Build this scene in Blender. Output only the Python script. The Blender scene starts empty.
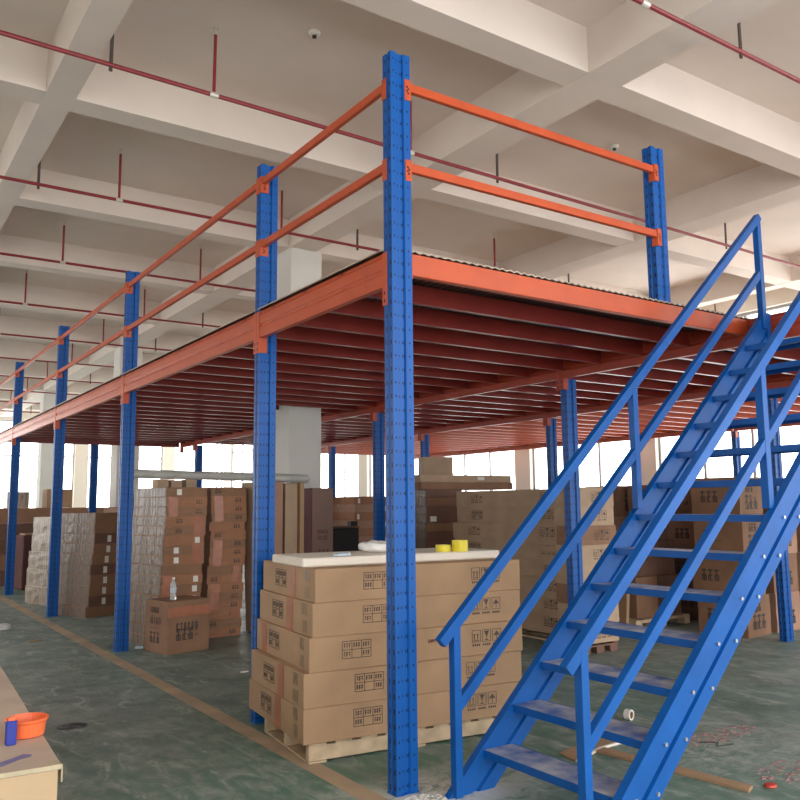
import bpy, bmesh, math, random
from mathutils import Vector, Matrix
random.seed(7)
C = bpy.context.scene.collection
sc = bpy.context.scene
R = math.radians

# ------------------------------------------------------------------ camera
cd = bpy.data.cameras.new('camera'); cam = bpy.data.objects.new('camera', cd); C.objects.link(cam)
cd.sensor_width = 36.0; cd.sensor_fit = 'HORIZONTAL'; cd.lens = 820.84 / 800 * 36.0; cd.clip_end = 200
yaw, pit, rol = 0.5968, 0.1262, -0.00996
fwd = Vector((math.sin(yaw)*math.cos(pit), math.cos(yaw)*math.cos(pit), math.sin(pit)))
rt = Vector((math.cos(yaw), -math.sin(yaw), 0)); up = rt.cross(fwd)
r2 = math.cos(rol)*rt + math.sin(rol)*up; u2 = -math.sin(rol)*rt + math.cos(rol)*up
m = Matrix((r2, u2, -fwd)).transposed().to_4x4(); m.translation = Vector((-2.5447, -3.7518, 1.5))
cam.matrix_world = m
sc.camera = cam
# ------------------------------------------------------------------ world, light, exposure
w = bpy.data.worlds.new('overcast_sky'); sc.world = w; w.use_nodes = True
bg = w.node_tree.nodes['Background']; bg.inputs[0].default_value = (1.0, 0.985, 0.96, 1); bg.inputs[1].default_value = 5.2
sc.view_settings.view_transform = 'Standard'; sc.view_settings.look = 'None'
sc.cycles.diffuse_bounces = 8; sc.cycles.max_bounces = 14
sc.view_settings.exposure = 0.22; sc.view_settings.gamma = 1.0; sc.view_settings.use_curve_mapping = False
XR, XL, YF, YB, ZC, ZS = 11.3, -8.0, -8.0, 31.0, 5.4, 5.0      # room extents, slab, beam soffit
def portal(name, loc, rot, sx, sy):
    l = bpy.data.lights.new(name, 'AREA'); l.shape = 'RECTANGLE'; l.size = sx; l.size_y = sy; l.cycles.is_portal = True
    o = bpy.data.objects.new(name, l); C.objects.link(o); o.location = loc; o.rotation_euler = rot
portal('daylight_portal', (XR+.2, 11.5, 3.2), (0, R(90), 0), 3.9, 39)
portal('daylight_portal', (1.6, YB+.2, 3.0), (R(-90), 0, 0), 19, 3.9)
portal('daylight_portal', (XL-.2, 18, 2.25), (0, R(-90), 0), 2.6, 27)  # serves the unseen window band added in the left wall
portal('daylight_portal', (1.6, YF-.2, 2.8), (R(90), 0, 0), 19, 4.4)

# ------------------------------------------------------------------ materials
def mat(name, col, rough=.6, metal=0.0, vary=.0, scale=6.0, bump=0.0, col2=None, spec=.5, coords='Object'):
    m = bpy.data.materials.new(name); m.use_nodes = True
    nt = m.node_tree; b = nt.nodes['Principled BSDF']
    b.inputs['Base Color'].default_value = (*col, 1); b.inputs['Roughness'].default_value = rough
    b.inputs['Metallic'].default_value = metal; b.inputs['Specular IOR Level'].default_value = spec
    if vary or col2 or bump:
        tc = nt.nodes.new('ShaderNodeTexCoord'); n = nt.nodes.new('ShaderNodeTexNoise')
        n.inputs['Scale'].default_value = scale; n.inputs['Detail'].default_value = 5
        nt.links.new(tc.outputs[coords], n.inputs['Vector'])
        r = nt.nodes.new('ShaderNodeValToRGB'); r.color_ramp.elements[0].position = .32; r.color_ramp.elements[1].position = .68
        a = col2 if col2 else tuple(max(0, c*(1-vary)) for c in col)
        r.color_ramp.elements[0].color = (*a, 1); r.color_ramp.elements[1].color = (*(tuple(min(1, c*(1+vary*.6)) for c in col)), 1)
        nt.links.new(n.outputs['Fac'], r.inputs[0]); nt.links.new(r.outputs[0], b.inputs['Base Color'])
        if bump:
            bp = nt.nodes.new('ShaderNodeBump'); bp.inputs['Strength'].default_value = bump; bp.inputs['Distance'].default_value = .02
            nt.links.new(n.outputs['Fac'], bp.inputs['Height']); nt.links.new(bp.outputs[0], b.inputs['Normal'])
    return m
M = {}
M['ceiling'] = mat('painted_concrete_ceiling', (.72, .64, .585), .9, vary=.05, scale=1.2)
M['beam'] = mat('painted_concrete_beam', (.70, .625, .57), .85, vary=.05, scale=1.5)
M['column'] = mat('white_column_paint', (.66, .65, .62), .7, vary=.04, scale=2)
M['wall'] = mat('cream_wall_paint', (.72, .66, .58), .8, vary=.03, scale=2)
M['blue'] = mat('blue_powder_coat', (.003, .094, .38), .45, vary=.12, scale=5, spec=.3)
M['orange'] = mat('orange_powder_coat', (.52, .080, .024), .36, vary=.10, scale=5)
M['joist'] = mat('shaded_orange_joist_coat', (.23, .027, .020), .28, vary=.15, scale=5)  # orange paint with the shade under the deck put into its colour
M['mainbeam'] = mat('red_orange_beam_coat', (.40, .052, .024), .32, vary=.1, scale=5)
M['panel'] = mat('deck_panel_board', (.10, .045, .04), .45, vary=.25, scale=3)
M['pipe'] = mat('red_pipe_paint', (.22, .016, .022), .4, vary=.2, scale=8)
M['rod'] = mat('dark_rod', (.05, .035, .03), .6)
M['steel'] = mat('galvanised_steel', (.55, .55, .55), .35, metal=.8)
M['brass'] = mat('pale_fitting', (.6, .58, .53), .4, metal=.3)
M['frame'] = mat('window_frame_grey', (.34, .35, .36), .5)
M['card'] = mat('cardboard_tan', (.39, .245, .14), .75, vary=.12, scale=3.5)
M['card_b'] = mat('cardboard_brown', (.27, .145, .085), .75, vary=.15, scale=4)
M['card_o'] = mat('cardboard_orange_brown', (.34, .16, .085), .7, vary=.18, scale=4)
M['card_g'] = mat('cardboard_grey_brown', (.44, .31, .21), .75, vary=.12, scale=4)
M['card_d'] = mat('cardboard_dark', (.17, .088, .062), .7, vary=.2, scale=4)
M['card_p'] = mat('cardboard_pinkish', (.40, .23, .16), .75, vary=.12, scale=4)
M['maroon'] = mat('maroon_board', (.115, .04, .04), .6, vary=.2, scale=3)
M['dull'] = mat('dull_mauve_carton', (.20, .12, .10), .7, vary=.1, scale=3)
M['tape'] = mat('orange_brown_parcel_tape', (.37, .125, .06), .3, vary=.12, scale=12)
M['wear'] = mat('brown_parcel_tape', (.24, .145, .07), .35, vary=.2, scale=18)
M['ink'] = mat('printed_ink', (.075, .055, .05), .7)
M['inkred'] = mat('maroon_ink', (.13, .03, .035), .7)
M['label'] = mat('white_paper_label', (.78, .76, .72), .7)
M['wood'] = mat('pale_pallet_wood', (.55, .42, .28), .8, vary=.25, scale=9)
M['foam'] = mat('white_foam', (.80, .74, .66), .8, vary=.04, scale=5)
M['bag'] = mat('white_plastic_bag', (.82, .82, .80), .4, bump=.6, vary=.05, scale=9)
M['yellow'] = mat('yellow_tape_roll', (.80, .68, .04), .3)
M['yellow2'] = mat('pale_yellow_core', (.75, .70, .40), .5)
M['basket'] = mat('orange_plastic', (.80, .15, .045), .4)
M['bluebox'] = mat('dark_blue_plastic', (.015, .03, .28), .45)
M['ply'] = mat('worn_board_top', (.52, .41, .33), .7, vary=.12, scale=4)
M['plyside'] = mat('yellowish_cardboard_side', (.48, .345, .21), .7, vary=.06, scale=3)
M['roll'] = mat('translucent_white_roll', (.50, .50, .47), .5, vary=.12, scale=8)
M['black'] = mat('black_plastic', (.012, .011, .012), .5)
M['red'] = mat('bright_red_plastic', (.55, .05, .03), .5)
M['pinkbits'] = mat('pink_scraps', (.42, .22, .22), .8)
M['cable'] = mat('dark_string', (.03, .03, .04), .7)
def stretch(name, dusty):
    m = bpy.data.materials.new(name); m.use_nodes = True; nt = m.node_tree; b = nt.nodes['Principled BSDF']
    tc = nt.nodes.new('ShaderNodeTexCoord'); mp = nt.nodes.new('ShaderNodeMapping'); n = nt.nodes.new('ShaderNodeTexNoise')
    mp.inputs['Scale'].default_value = (14, 14, 3); n.inputs['Scale'].default_value = 1.6; n.inputs['Detail'].default_value = 6
    r = nt.nodes.new('ShaderNodeValToRGB'); r.color_ramp.elements[0].position = .42; r.color_ramp.elements[1].position = .68
    r.color_ramp.elements[0].color = (*dusty, 1); r.color_ramp.elements[1].color = (.17, .13, .105, 1)
    bp = nt.nodes.new('ShaderNodeBump'); bp.inputs['Strength'].default_value = .8; bp.inputs['Distance'].default_value = .03
    L = nt.links.new
    L(tc.outputs['Object'], mp.inputs[0]); L(mp.outputs[0], n.inputs['Vector']); L(n.outputs['Fac'], r.inputs[0])
    L(r.outputs[0], b.inputs['Base Color']); L(n.outputs['Fac'], bp.inputs['Height']); L(bp.outputs[0], b.inputs['Normal'])
    b.inputs['Roughness'].default_value = .30
    return m
M['wrap'] = stretch('stretch_wrap_over_card', (.15, .095, .065))
M['wrap_w'] = stretch('stretch_wrap_pale', (.36, .29, .23))
def mat_perforated():
    m = bpy.data.materials.new('blue_perforated_upright'); m.use_nodes = True; nt = m.node_tree; N = nt.nodes; L = nt.links.new
    b = N['Principled BSDF']; b.inputs['Roughness'].default_value = .42; b.inputs['Specular IOR Level'].default_value = .3
    tc = N.new('ShaderNodeTexCoord'); sp = N.new('ShaderNodeSeparateXYZ'); L(tc.outputs['Object'], sp.inputs[0])
    sn = N.new('ShaderNodeSeparateXYZ'); L(tc.outputs['Normal'], sn.inputs[0])
    def mth(op, a, b_=None, c=None):
        n = N.new('ShaderNodeMath'); n.operation = op
        for i, v in enumerate((a, b_, c)):
            if v is None: continue
            if isinstance(v, (int, float)): n.inputs[i].default_value = v
            else: L(v, n.inputs[i])
        return n.outputs[0]
    z = mth('FRACT', mth('MULTIPLY', sp.outputs['Z'], 1/.076))
    dz = mth('MULTIPLY', mth('SUBTRACT', z, .5), .076)
    def dots(axis, cs, hw, hh):
        t = None
        inz = mth('LESS_THAN', mth('ABSOLUTE', dz), hh)
        for c_ in cs:
            d = mth('LESS_THAN', mth('ABSOLUTE', mth('SUBTRACT', axis, c_)), hw)
            t = d if t is None else mth('MAXIMUM', t, d)
        return mth('MULTIPLY', t, inz)
    ny = mth('GREATER_THAN', mth('ABSOLUTE', sn.outputs['Y']), .6); nx = mth('GREATER_THAN', mth('ABSOLUTE', sn.outputs['X']), .6)
    hole = mth('MAXIMUM', mth('MULTIPLY', ny, dots(sp.outputs['X'], (-.050, -.020, .006, .045), .0042, .0065)),
               mth('MULTIPLY', nx, dots(sp.outputs['Y'], (-.026, .016), .007, .013)))
    n = N.new('ShaderNodeTexNoise'); n.inputs['Scale'].default_value = 4; n.inputs['Detail'].default_value = 4; L(tc.outputs['Object'], n.inputs['Vector'])
    cr = N.new('ShaderNodeValToRGB'); cr.color_ramp.elements[0].color = (.003, .075, .31, 1); cr.color_ramp.elements[1].color = (.003, .100, .41, 1)
    L(n.outputs['Fac'], cr.inputs[0])
    mx = N.new('ShaderNodeMix'); mx.data_type = 'RGBA'; L(hole, mx.inputs[0]); L(cr.outputs[0], mx.inputs[6]); mx.inputs[7].default_value = (.004, .012, .05, 1)
    L(mx.outputs[2], b.inputs['Base Color'])
    return m
M['upright'] = mat_perforated()
def mat_floor():
    m = bpy.data.materials.new('worn_green_grey_floor'); m.use_nodes = True; nt = m.node_tree; N = nt.nodes; L = nt.links.new
    b = N['Principled BSDF']; tc = N.new('ShaderNodeTexCoord')
    def noise(s, d=6, dist=0, scl=(1, 1, 1), rough=.6):
        mp = N.new('ShaderNodeMapping'); mp.inputs['Scale'].default_value = scl; mp.inputs['Rotation'].default_value = (0, 0, R(35))
        L(tc.outputs['Object'], mp.inputs[0]); n = N.new('ShaderNodeTexNoise'); n.inputs['Scale'].default_value = s
        n.inputs['Detail'].default_value = d; n.inputs['Distortion'].default_value = dist; n.inputs['Roughness'].default_value = rough
        L(mp.outputs[0], n.inputs['Vector']); return n.outputs['Fac']
    def ramp(f, p0, c0, p1, c1):
        r = N.new('ShaderNodeValToRGB'); e = r.color_ramp.elements; e[0].position = p0; e[1].position = p1
        e[0].color = (*c0, 1); e[1].color = (*c1, 1); L(f, r.inputs[0]); return r.outputs[0]
    def mix(f, a, b_, mode='MIX'):
        x = N.new('ShaderNodeMix'); x.data_type = 'RGBA'; x.blend_type = mode
        if isinstance(f, float): x.inputs[0].default_value = f
        else: L(f, x.inputs[0])
        for i, v in ((6, a), (7, b_)):
            if isinstance(v, tuple): x.inputs[i].default_value = (*v, 1)
            else: L(v, x.inputs[i])
        return x.outputs[2]
    base = ramp(noise(.55, 5, .6), .38, (.19, .265, .245), .62, (.29, .325, .312))
    mott = ramp(noise(2.2, 9, .5, (1, 1.2, 1), .66), .34, (.58, .66, .62), .66, (1.20, 1.17, 1.14))
    c1 = mix(1.0, base, mott, 'MULTIPLY')
    c1 = mix(1.0, c1, ramp(noise(11, 8, .6, (1.3, 1, 1), .75), .36, (.78, .84, .81), .64, (1.12, 1.10, 1.08)), 'MULTIPLY')
    def blob(cx, cy, rx, ry):       # trodden patch of dust around one point on the floor
        v = N.new('ShaderNodeVectorMath'); v.operation = 'SUBTRACT'; L(tc.outputs['Object'], v.inputs[0]); v.inputs[1].default_value = (cx, cy, 0)
        s = N.new('ShaderNodeVectorMath'); s.operation = 'MULTIPLY'; L(v.outputs[0], s.inputs[0]); s.inputs[1].default_value = (1/rx, 1/ry, 0)
        l = N.new('ShaderNodeVectorMath'); l.operation = 'LENGTH'; L(s.outputs[0], l.inputs[0])
        mr = N.new('ShaderNodeMapRange'); mr.inputs[1].default_value = 1.0; mr.inputs[2].default_value = .1; L(l.outputs['Value'], mr.inputs[0]); return mr.outputs[0]
    def mul(a, b_):
        n = N.new('ShaderNodeMath'); n.operation = 'MULTIPLY'; L(a, n.inputs[0]); L(b_, n.inputs[1]); return n.outputs[0]
    st = ramp(noise(4.2, 8, .9, (1.8, .7, 1), .72), .54, (0, 0, 0), .68, (.85, .85, .85))
    c2 = mix(st, c1, (.50, .51, .48))
    green = mul(ramp(noise(4.5, 7, .8, (1.6, .7, 1), .66), .44, (0, 0, 0), .56, (1, 1, 1)), blob(.3, -.1, 3.6, 3.0))
    c3 = mix(green, c2, (.075, .18, .135))
    dust = mul(ramp(noise(5, 9, .8, (1, 1.5, 1), .8), .38, (0, 0, 0), .52, (1, 1, 1)), blob(.10, -.16, .85, .50))
    c4 = mix(dust, c3, (.72, .71, .67))
    d2 = mul(ramp(noise(6, 9, 1.8, (1, 2, 1), .8), .42, (0, 0, 0), .62, (.8, .8, .8)), blob(2.0, -.45, 1.2, .8))
    c5 = mix(d2, c4, (.50, .52, .48))
    stain = mul(ramp(noise(5, 6, 1.0), .36, (.0, .0, .0), .46, (1, 1, 1)), ramp(blob(-1.12, 2.42, .13, .12), .15, (0, 0, 0), .30, (1, 1, 1)))
    c6 = mix(stain, c5, (.02, .022, .035))
    L(c6, b.inputs['Base Color'])
    L(ramp(noise(2.2, 7, 1), .35, (.42, .42, .42), .7, (.72, .72, .72)), b.inputs['Roughness'])
    bp = N.new('ShaderNodeBump'); bp.inputs['Strength'].default_value = .12; L(noise(18, 6), bp.inputs['Height']); L(bp.outputs[0], b.inputs['Normal'])
    return m
M['floor'] = mat_floor()
M['line'] = mat('tan_floor_line', (.50, .36, .235), .7, vary=.0, scale=3, col2=(.36, .28, .20))
def mat_tread():
    m = mat('dusty_blue_tread', (.50, .49, .50), .6, scale=7, col2=(.06, .12, .34)); return m
M['tread'] = mat_tread()
def mat_glass():
    m = bpy.data.materials.new('clear_window_glass'); m.use_nodes = True; nt = m.node_tree; nt.nodes.clear()
    o = nt.nodes.new('ShaderNodeOutputMaterial'); mx = nt.nodes.new('ShaderNodeMixShader'); t = nt.nodes.new('ShaderNodeBsdfTransparent'); g = nt.nodes.new('ShaderNodeBsdfGlossy')
    g.inputs['Roughness'].default_value = .03; mx.inputs[0].default_value = .04
    nt.links.new(t.outputs[0], mx.inputs[1]); nt.links.new(g.outputs[0], mx.inputs[2]); nt.links.new(mx.outputs[0], o.inputs[0])
    return m
M['glass'] = mat_glass()
def mat_bottle():
    m = mat('clear_plastic_bottle', (.80, .86, .88), .12); m.node_tree.nodes['Principled BSDF'].inputs['Transmission Weight'].default_value = .7
    return m
M['pet'] = mat_bottle()

# ------------------------------------------------------------------ mesh helpers
class MB:
    def __init__(s): s.bm = bmesh.new()
    def box(s, x0, x1, y0, y1, z0, z1, mt=None, tap=0):
        vs = [s.bm.verts.new(Vector(p)) for p in ((x0,y0,z0),(x1,y0,z0),(x1,y1,z0),(x0,y1,z0),(x0,y0,z1),(x1,y0,z1),(x1,y1,z1),(x0,y1,z1))]
        if mt is not None:
            for v in vs: v.co = mt @ v.co
        for f in ((0,3,2,1),(4,5,6,7),(0,1,5,4),(1,2,6,5),(2,3,7,6),(3,0,4,7)): s.bm.faces.new([vs[i] for i in f])
        return s
    def prism(s, pts, a0, a1, axis='z', mt=None):           # closed polygon extruded along an axis
        def P(p, a): return Vector((p[0], p[1], a)) if axis == 'z' else (Vector((a, p[0], p[1])) if axis == 'x' else Vector((p[0], a, p[1])))
        A = [s.bm.verts.new(P(p, a0)) for p in pts]; B = [s.bm.verts.new(P(p, a1)) for p in pts]
        if mt is not None:
            for v in A+B: v.co = mt @ v.co
        n = len(pts)
        s.bm.faces.new(A); s.bm.faces.new(list(reversed(B)))
        for i in range(n): s.bm.faces.new((A[i], B[i], B[(i+1)%n], A[(i+1)%n]))
        return s
    def bar(s, p, q, a, b, side=Vector((0,1,0))):             # rectangular bar p->q: a along side, b across
        p, q = Vector(p), Vector(q); d = (q-p).normalized(); sd = (side - d*side.dot(d)).normalized(); t = d.cross(sd)
        c = [sd*a/2+t*b/2, -sd*a/2+t*b/2, -sd*a/2-t*b/2, sd*a/2-t*b/2]
        A = [s.bm.verts.new(p+k) for k in c]; B = [s.bm.verts.new(q+k) for k in c]
        s.bm.faces.new(A); s.bm.faces.new(list(reversed(B)))
        for i in range(4): s.bm.faces.new((A[i], B[i], B[(i+1)%4], A[(i+1)%4]))
        return s
    def tube(s, p, q, r, n=10, r2=None):
        p, q = Vector(p), Vector(q); d = (q-p).normalized(); sd = d.orthogonal().normalized(); t = d.cross(sd); r2 = r if r2 is None else r2
        A = [s.bm.verts.new(p+(sd*math.cos(2*math.pi*i/n)+t*math.sin(2*math.pi*i/n))*r) for i in range(n)]
        B = [s.bm.verts.new(q+(sd*math.cos(2*math.pi*i/n)+t*math.sin(2*math.pi*i/n))*r2) for i in range(n)]
        s.bm.faces.new(A); s.bm.faces.new(list(reversed(B)))
        for i in range(n): s.bm.faces.new((A[i], B[i], B[(i+1)%n], A[(i+1)%n]))
        return s
    def lathe(s, prof, n=20, loc=(0,0,0), sx=1, closed=False):
        loc = Vector(loc); rings = []
        for r, z in prof: rings.append([s.bm.verts.new(loc+Vector((sx*r*math.cos(2*math.pi*i/n), r*math.sin(2*math.pi*i/n), z))) for i in range(n)])
        m_ = len(rings)
        for k in range(m_ if closed else m_-1):
            a, b = rings[k], rings[(k+1) % m_]
            for i in range(n): s.bm.faces.new((a[i], a[(i+1)%n], b[(i+1)%n], b[i]))
        if not closed:
            s.bm.faces.new(list(reversed(rings[0]))); s.bm.faces.new(rings[-1])
        return s
    def build(s, name, material, parent=None, bevel=0, loc=None, smooth=False):
        bmesh.ops.recalc_face_normals(s.bm, faces=s.bm.faces)
        if bevel: bmesh.ops.bevel(s.bm, geom=s.bm.edges[:], offset=bevel, segments=1, affect='EDGES', clamp_overlap=True)
        me = bpy.data.meshes.new(name); s.bm.to_mesh(me); s.bm.free(); me.materials.append(material)
        if smooth:
            for p in me.polygons: p.use_smooth = True
        o = bpy.data.objects.new(name, me); C.objects.link(o)
        if parent: o.parent = parent
        if loc is not None: o.location = loc
        return o
def tag(o, label=None, cat=None, group=None, kind=None):
    if label: o['label'] = label
    if cat: o['category'] = cat
    if group: o['group'] = group
    if kind: o['kind'] = kind
    return o
def empty(name, loc=(0,0,0), rz=0):
    o = bpy.data.objects.new(name, None); C.objects.link(o); o.location = loc; o.rotation_euler = (0,0,rz); o.empty_display_size = .1
    return o
def copy_tree(o, parent=None):
    c = o.copy(); C.objects.link(c); c.parent = parent
    for ch in [k for k in o.children]: copy_tree(ch, c)
    return c
def structure(o, label): o['kind'] = 'structure'; o['label'] = label; return o

# ------------------------------------------------------------------ the building
fl = MB(); fl.box(XL, XR, YF, YB, -.2, 0)
structure(fl.build('floor', M['floor']), 'worn green-grey concrete floor')
structure(MB().box(XL, XR, YF, YB, ZC, ZC+.25).build('ceiling', M['ceiling']), 'tan concrete ceiling slab')
k = 0
for i in range(-2, 4):                                             # girders running away from the camera
    x0 = -1.31 + 3.75*i; gw = .24
    if i in (1, 2): x0, gw = (2.33, .40) if i == 1 else (6.14, .40)
    if x0 < XL or x0+gw > XR: continue
    k += 1
    structure(MB().box(x0, x0+gw, YF, YB, ZS, ZC).build('trim_%d' % k, M['beam']), 'long concrete ceiling girder')
gx = [-8.81, -5.06, -1.31, 2.33, 6.14, 9.94]; gwd = {2.33: .40, 6.14: .40}
y = .62 - 2.74*3
while y < YB-.3:                                                # cross beams, one length between two girders
    if y > YF:
        k += 1
        mb = MB(); xs = [XL]+[g for g in gx if XL < g < XR-.3]+[XR]
        for a, b in zip(xs[:-1], xs[1:]):
            a2 = a if a == XL else a+gwd.get(a, .24)
            mb.box(a2, b, y, y+.27, ZS+.004, ZC)
        structure(mb.build('trim_%d' % k, M['beam']), 'concrete cross beam under the ceiling slab')
    y += 2.74
def window_wall(tagname, axis, pos, a0, a1, sill, head, pitch, pier, face, piers0, mull=2, thick=.3):
    """ wall with a long row of windows; axis 'x': wall plane at x=pos running along y """
    lo, hi = (pos, pos+thick) if face > 0 else (pos-thick, pos)
    def bx(mb, u0, u1, z0, z1, d0=0, d1=1):
        l, h = lo+(hi-lo)*d0, lo+(hi-lo)*d1
        return mb.box(l, h, u0, u1, z0, z1) if axis == 'x' else mb.box(u0, u1, l, h, z0, z1)
    mb = MB(); bx(mb, a0, a1, 0, sill); bx(mb, a0, a1, head, ZC)
    spans = []; u = a0; p = piers0
    while p < a1:
        if p > a0: bx(mb, p, p+pier, sill, head); spans.append((u, p)); u = p+pier
        p += pitch
    spans.append((u, a1))
    structure(mb.build('wall_'+tagname, M['wall']), 'pale wall with a long band of windows')
    return spans, bx
wn = 0
for (tn, axis, pos, a0, a1, sill, head, pitch, pier, face, p0) in (
        ('right', 'x', XR, YF, YB, 1.15, 5.02, 3.75, .55, 1, YF+3.75+.28),
        ('back', 'y', YB, XL, XR, .9, 4.9, 3.6, .5, 1, XL+2.4),
        ('left', 'x', XL, 5.0, YB, 1.0, 3.5, 4.2, .9, -1, 8.5),  # unseen window band, added and sized to brighten left-facing sides
        ('front', 'y', YF, XL, XR, .35, 5.0, 4.8, .4, -1, XL+4.6)):
    spans, bx = window_wall(tn, axis, pos, a0, a1, sill, head, pitch, pier, face, p0)
    for (u0, u1) in spans:
        if u1-u0 < .5: continue
        wn += 1
        f = MB(); t = .05
        nm = 1 if tn == 'back' else max(2, round((u1-u0)/1.2))
        bx(f, u0, u1, sill, sill+t, .35, .6); bx(f, u0, u1, head-t, head, .35, .6)
        for j in range(nm+1):
            uu = u0 + (u1-u0-t)*j/nm; bx(f, uu, uu+t, sill+t, head-t, .35, .6)
        for j in range(nm): bx(f, u0+(u1-u0-t)*j/nm+t, u0+(u1-u0-t)*(j+1)/nm, sill+2.6, sill+2.6+t, .35, .6)
        fo = f.build('window_%d' % wn, M['frame']); structure(fo, 'tall grey framed window')
        g = MB(); bx(g, u0+t, u1-t, sill+t, head-t, .46, .48); g.build('pane', M['glass'], fo)
structure(MB().box(XL-.3, XL, YF, 5.0, 0, ZC).build('wall_side', M['wall']), 'plain cream side wall')
cn = 0
for cy in (6.05, 14.3, 22.5):
    for cx in (2.34,):
        cn += 1
        co = MB().box(cx, cx+.48, cy, cy+.5, 0, ZS).build('column', M['column'], bevel=.012)
        tag(co, ['square white concrete column rising through the first deck strip, behind the maroon cartons',
                 'square white concrete column beyond the far end of the deck, second one back',
                 'small distant white concrete column near the end wall'][cn-1], 'column', kind='structure')

# ------------------------------------------------------------------ sprinkler pipes
PZ = 4.8
for k in range(-1, 10):
    y = 2.28 + 2.74*k
    ord_ = ['nearest', 'second', 'third', 'fourth', 'fifth', 'sixth', 'seventh', 'eighth', 'ninth', 'tenth', 'eleventh'][k+1]
    root = empty('sprinkler_pipe', (0, y, PZ))
    tag(root, 'red sprinkler pipe hung below the ceiling, %s one counted from the camera' % ord_, 'pipe', 'red sprinkler pipes under the ceiling')
    MB().tube((-7.6, 0, 0), (11.1, 0, 0), .018 if k < 6 else .017, 10).build('pipe', M['pipe'], root, smooth=False)
    if k == 0: root.rotation_euler = (0, R(.6), 0)
    for i, hx in enumerate((-4.81, -1.055, 2.775, 6.6, 10.3)):
        h = MB(); h.box(hx-.013, hx+.013, -.006, .006, -.05, ZC-PZ-.0); h.build('hanger_rod', M['rod'], root)
    for hx in (-4.0, -.24, 1.70, 5.1, 8.8):
        s = MB(); s.tube((hx, 0, .02), (hx, 0, .52), .014, 8); so = s.build('riser', M['pipe'], root)
        MB().tube((hx, 0, .52), (hx, 0, .575), .011, 8).lathe([(.026, .575), (.026, .581)], 10, (hx, 0, 0)).build('sprinkler_head', M['brass'], so)
        MB().tube((hx-.035, 0, 0), (hx+.035, 0, 0), .024, 10).build('coupling', M['brass'], root)
for (x, y, s) in ((.48, 1.91, 'above the front corner post, left'), (4.29, 2.05, 'above the deck, right')):
    t = empty('smoke_detector', (x, y, ZC)); tag(t, 'small round white smoke detector on the ceiling '+s, 'smoke detector')
    MB().lathe([(.05, 0), (.05, -.012), (.04, -.03), (.02, -.032)], 16).build('base', M['label'], t)
    MB().lathe([(.018, -.032), (.018, -.05)], 12).build('sensor', M['rod'], t)

# ------------------------------------------------------------------ mezzanine
ZD, ZB = 2.92, 2.72          # beam top / long beam bottom
W2, D2 = .068, .042
def upright_mesh(h):
    # open perforated channel seen in plan: pleated front (towards -y), two sides, lips behind
    t = .0035
    path = [(-.032, D2), (-W2, D2), (-W2, .012), (-W2+.008, .006), (-W2+.008, -.006), (-W2, -.012), (-W2, -D2), (-.030, -D2), (-.024, -D2+.013), (-.010, -D2+.013), (-.002, -D2+.013),
            (.014, -D2+.013), (.022, -D2), (W2, -D2), (W2, -.012), (W2-.008, -.006), (W2-.008, .006), (W2, .012), (W2, D2), (.032, D2)]
    n = len(path); off = []
    for i in range(n):
        a = Vector(path[max(0, i-1)]); b = Vector(path[i]); c = Vector(path[min(n-1, i+1)])
        d1 = (b-a); d2 = (c-b); d = (d1.normalized() if d1.length else Vector((0,0))) + (d2.normalized() if d2.length else Vector((0,0))); d.normalize()
        off.append((b.x - d.y*t, b.y + d.x*t))
    mb = MB(); bm = mb.bm
    z = (0, h)
    rings = [[bm.verts.new((p[0], p[1], zz)) for p in path+list(reversed(off))] for zz in z]
    N_ = len(rings[0])
    for i in range(N_): bm.faces.new((rings[0][i], rings[0][(i+1)%N_], rings[1][(i+1)%N_], rings[1][i]))
    for r_ in rings:
        for i in range(n-1): bm.faces.new((r_[i], r_[i+1], r_[N_-2-i], r_[N_-1-i]))
    return mb
HP = 4.11
def upright(x, y, h, label, z=0, plate=True):
    t = empty('upright_post', (x, y, z)); tag(t, label, 'post')
    key = round(h, 2)
    if key in upright.cache:
        o = upright.cache[key].copy(); C.objects.link(o); o.parent = t
    else:
        o = upright_mesh(h).build('post_channel', M['upright'], t); upright.cache[key] = o
    if plate: MB().box(-.072, .072, -.047, .047, 0, .005).build('base_plate', M['upright' if z == 0 else 'blue'], t)
    return t
upright.cache = {}
YP = [0, 1.76, 5.26, 8.66, 12.2]
lab = ['tall blue perforated post at the near corner of the deck, closest to the camera',
       'blue perforated post just behind the front pallet stack on the left edge of the deck',
       'blue perforated post on the left deck edge beside the carton with a bottle',
       'blue perforated post on the left deck edge before the shrink-wrapped carton stack',
       'blue perforated post at the far left end of the deck edge']
for y, l, h in zip(YP, lab, (HP, HP-.05, HP-.02, HP, HP)): upright(0, y, h, l)
upright(2.32, .02, HP-ZD-.02, 'short blue perforated post standing on the deck at the end of the front guard rails', z=ZD+.02)
R2 = 3.42
lab2 = ['blue perforated post behind the stair in front of the tall carton wall',
        'blue perforated post directly behind the near corner post, seen left of it',
        'dark blue perforated post in the second row behind the white column',
        'slim distant blue perforated post above the flat-pack stacks by the white roll']
for y, l in zip((2.03, 5.55, 8.66, 12.3), lab2): upright(R2, y, ZB, l)
upright(R2, -1.7, ZB, 'blue perforated post under the right end of the deck, right of the stair')
R3 = 6.0
lab3 = ['dark blue perforated post standing before the carton pile right of the stair',
        'slim blue perforated post behind the tall carton wall, left of the nearer post',
        'dark distant post left of the open carton on top of the flat stack',
        'dark distant post right of the white column against the windows']
for y, l in zip((1.45, 4.9, 8.05, 11.4), lab3): upright(R3, y, ZB, l)
R4 = 10.5
for i, y in enumerate((.3, 4.9, 9.5, 14.1)):
    upright(R4, y, ZB, 'far blue post close to the window wall, number %s from the right' % ['one', 'two', 'three', 'four'][i])
upright(1.55, 13.0, ZB, 'thin dark blue post under the far end of the deck before the bright end wall')

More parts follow.
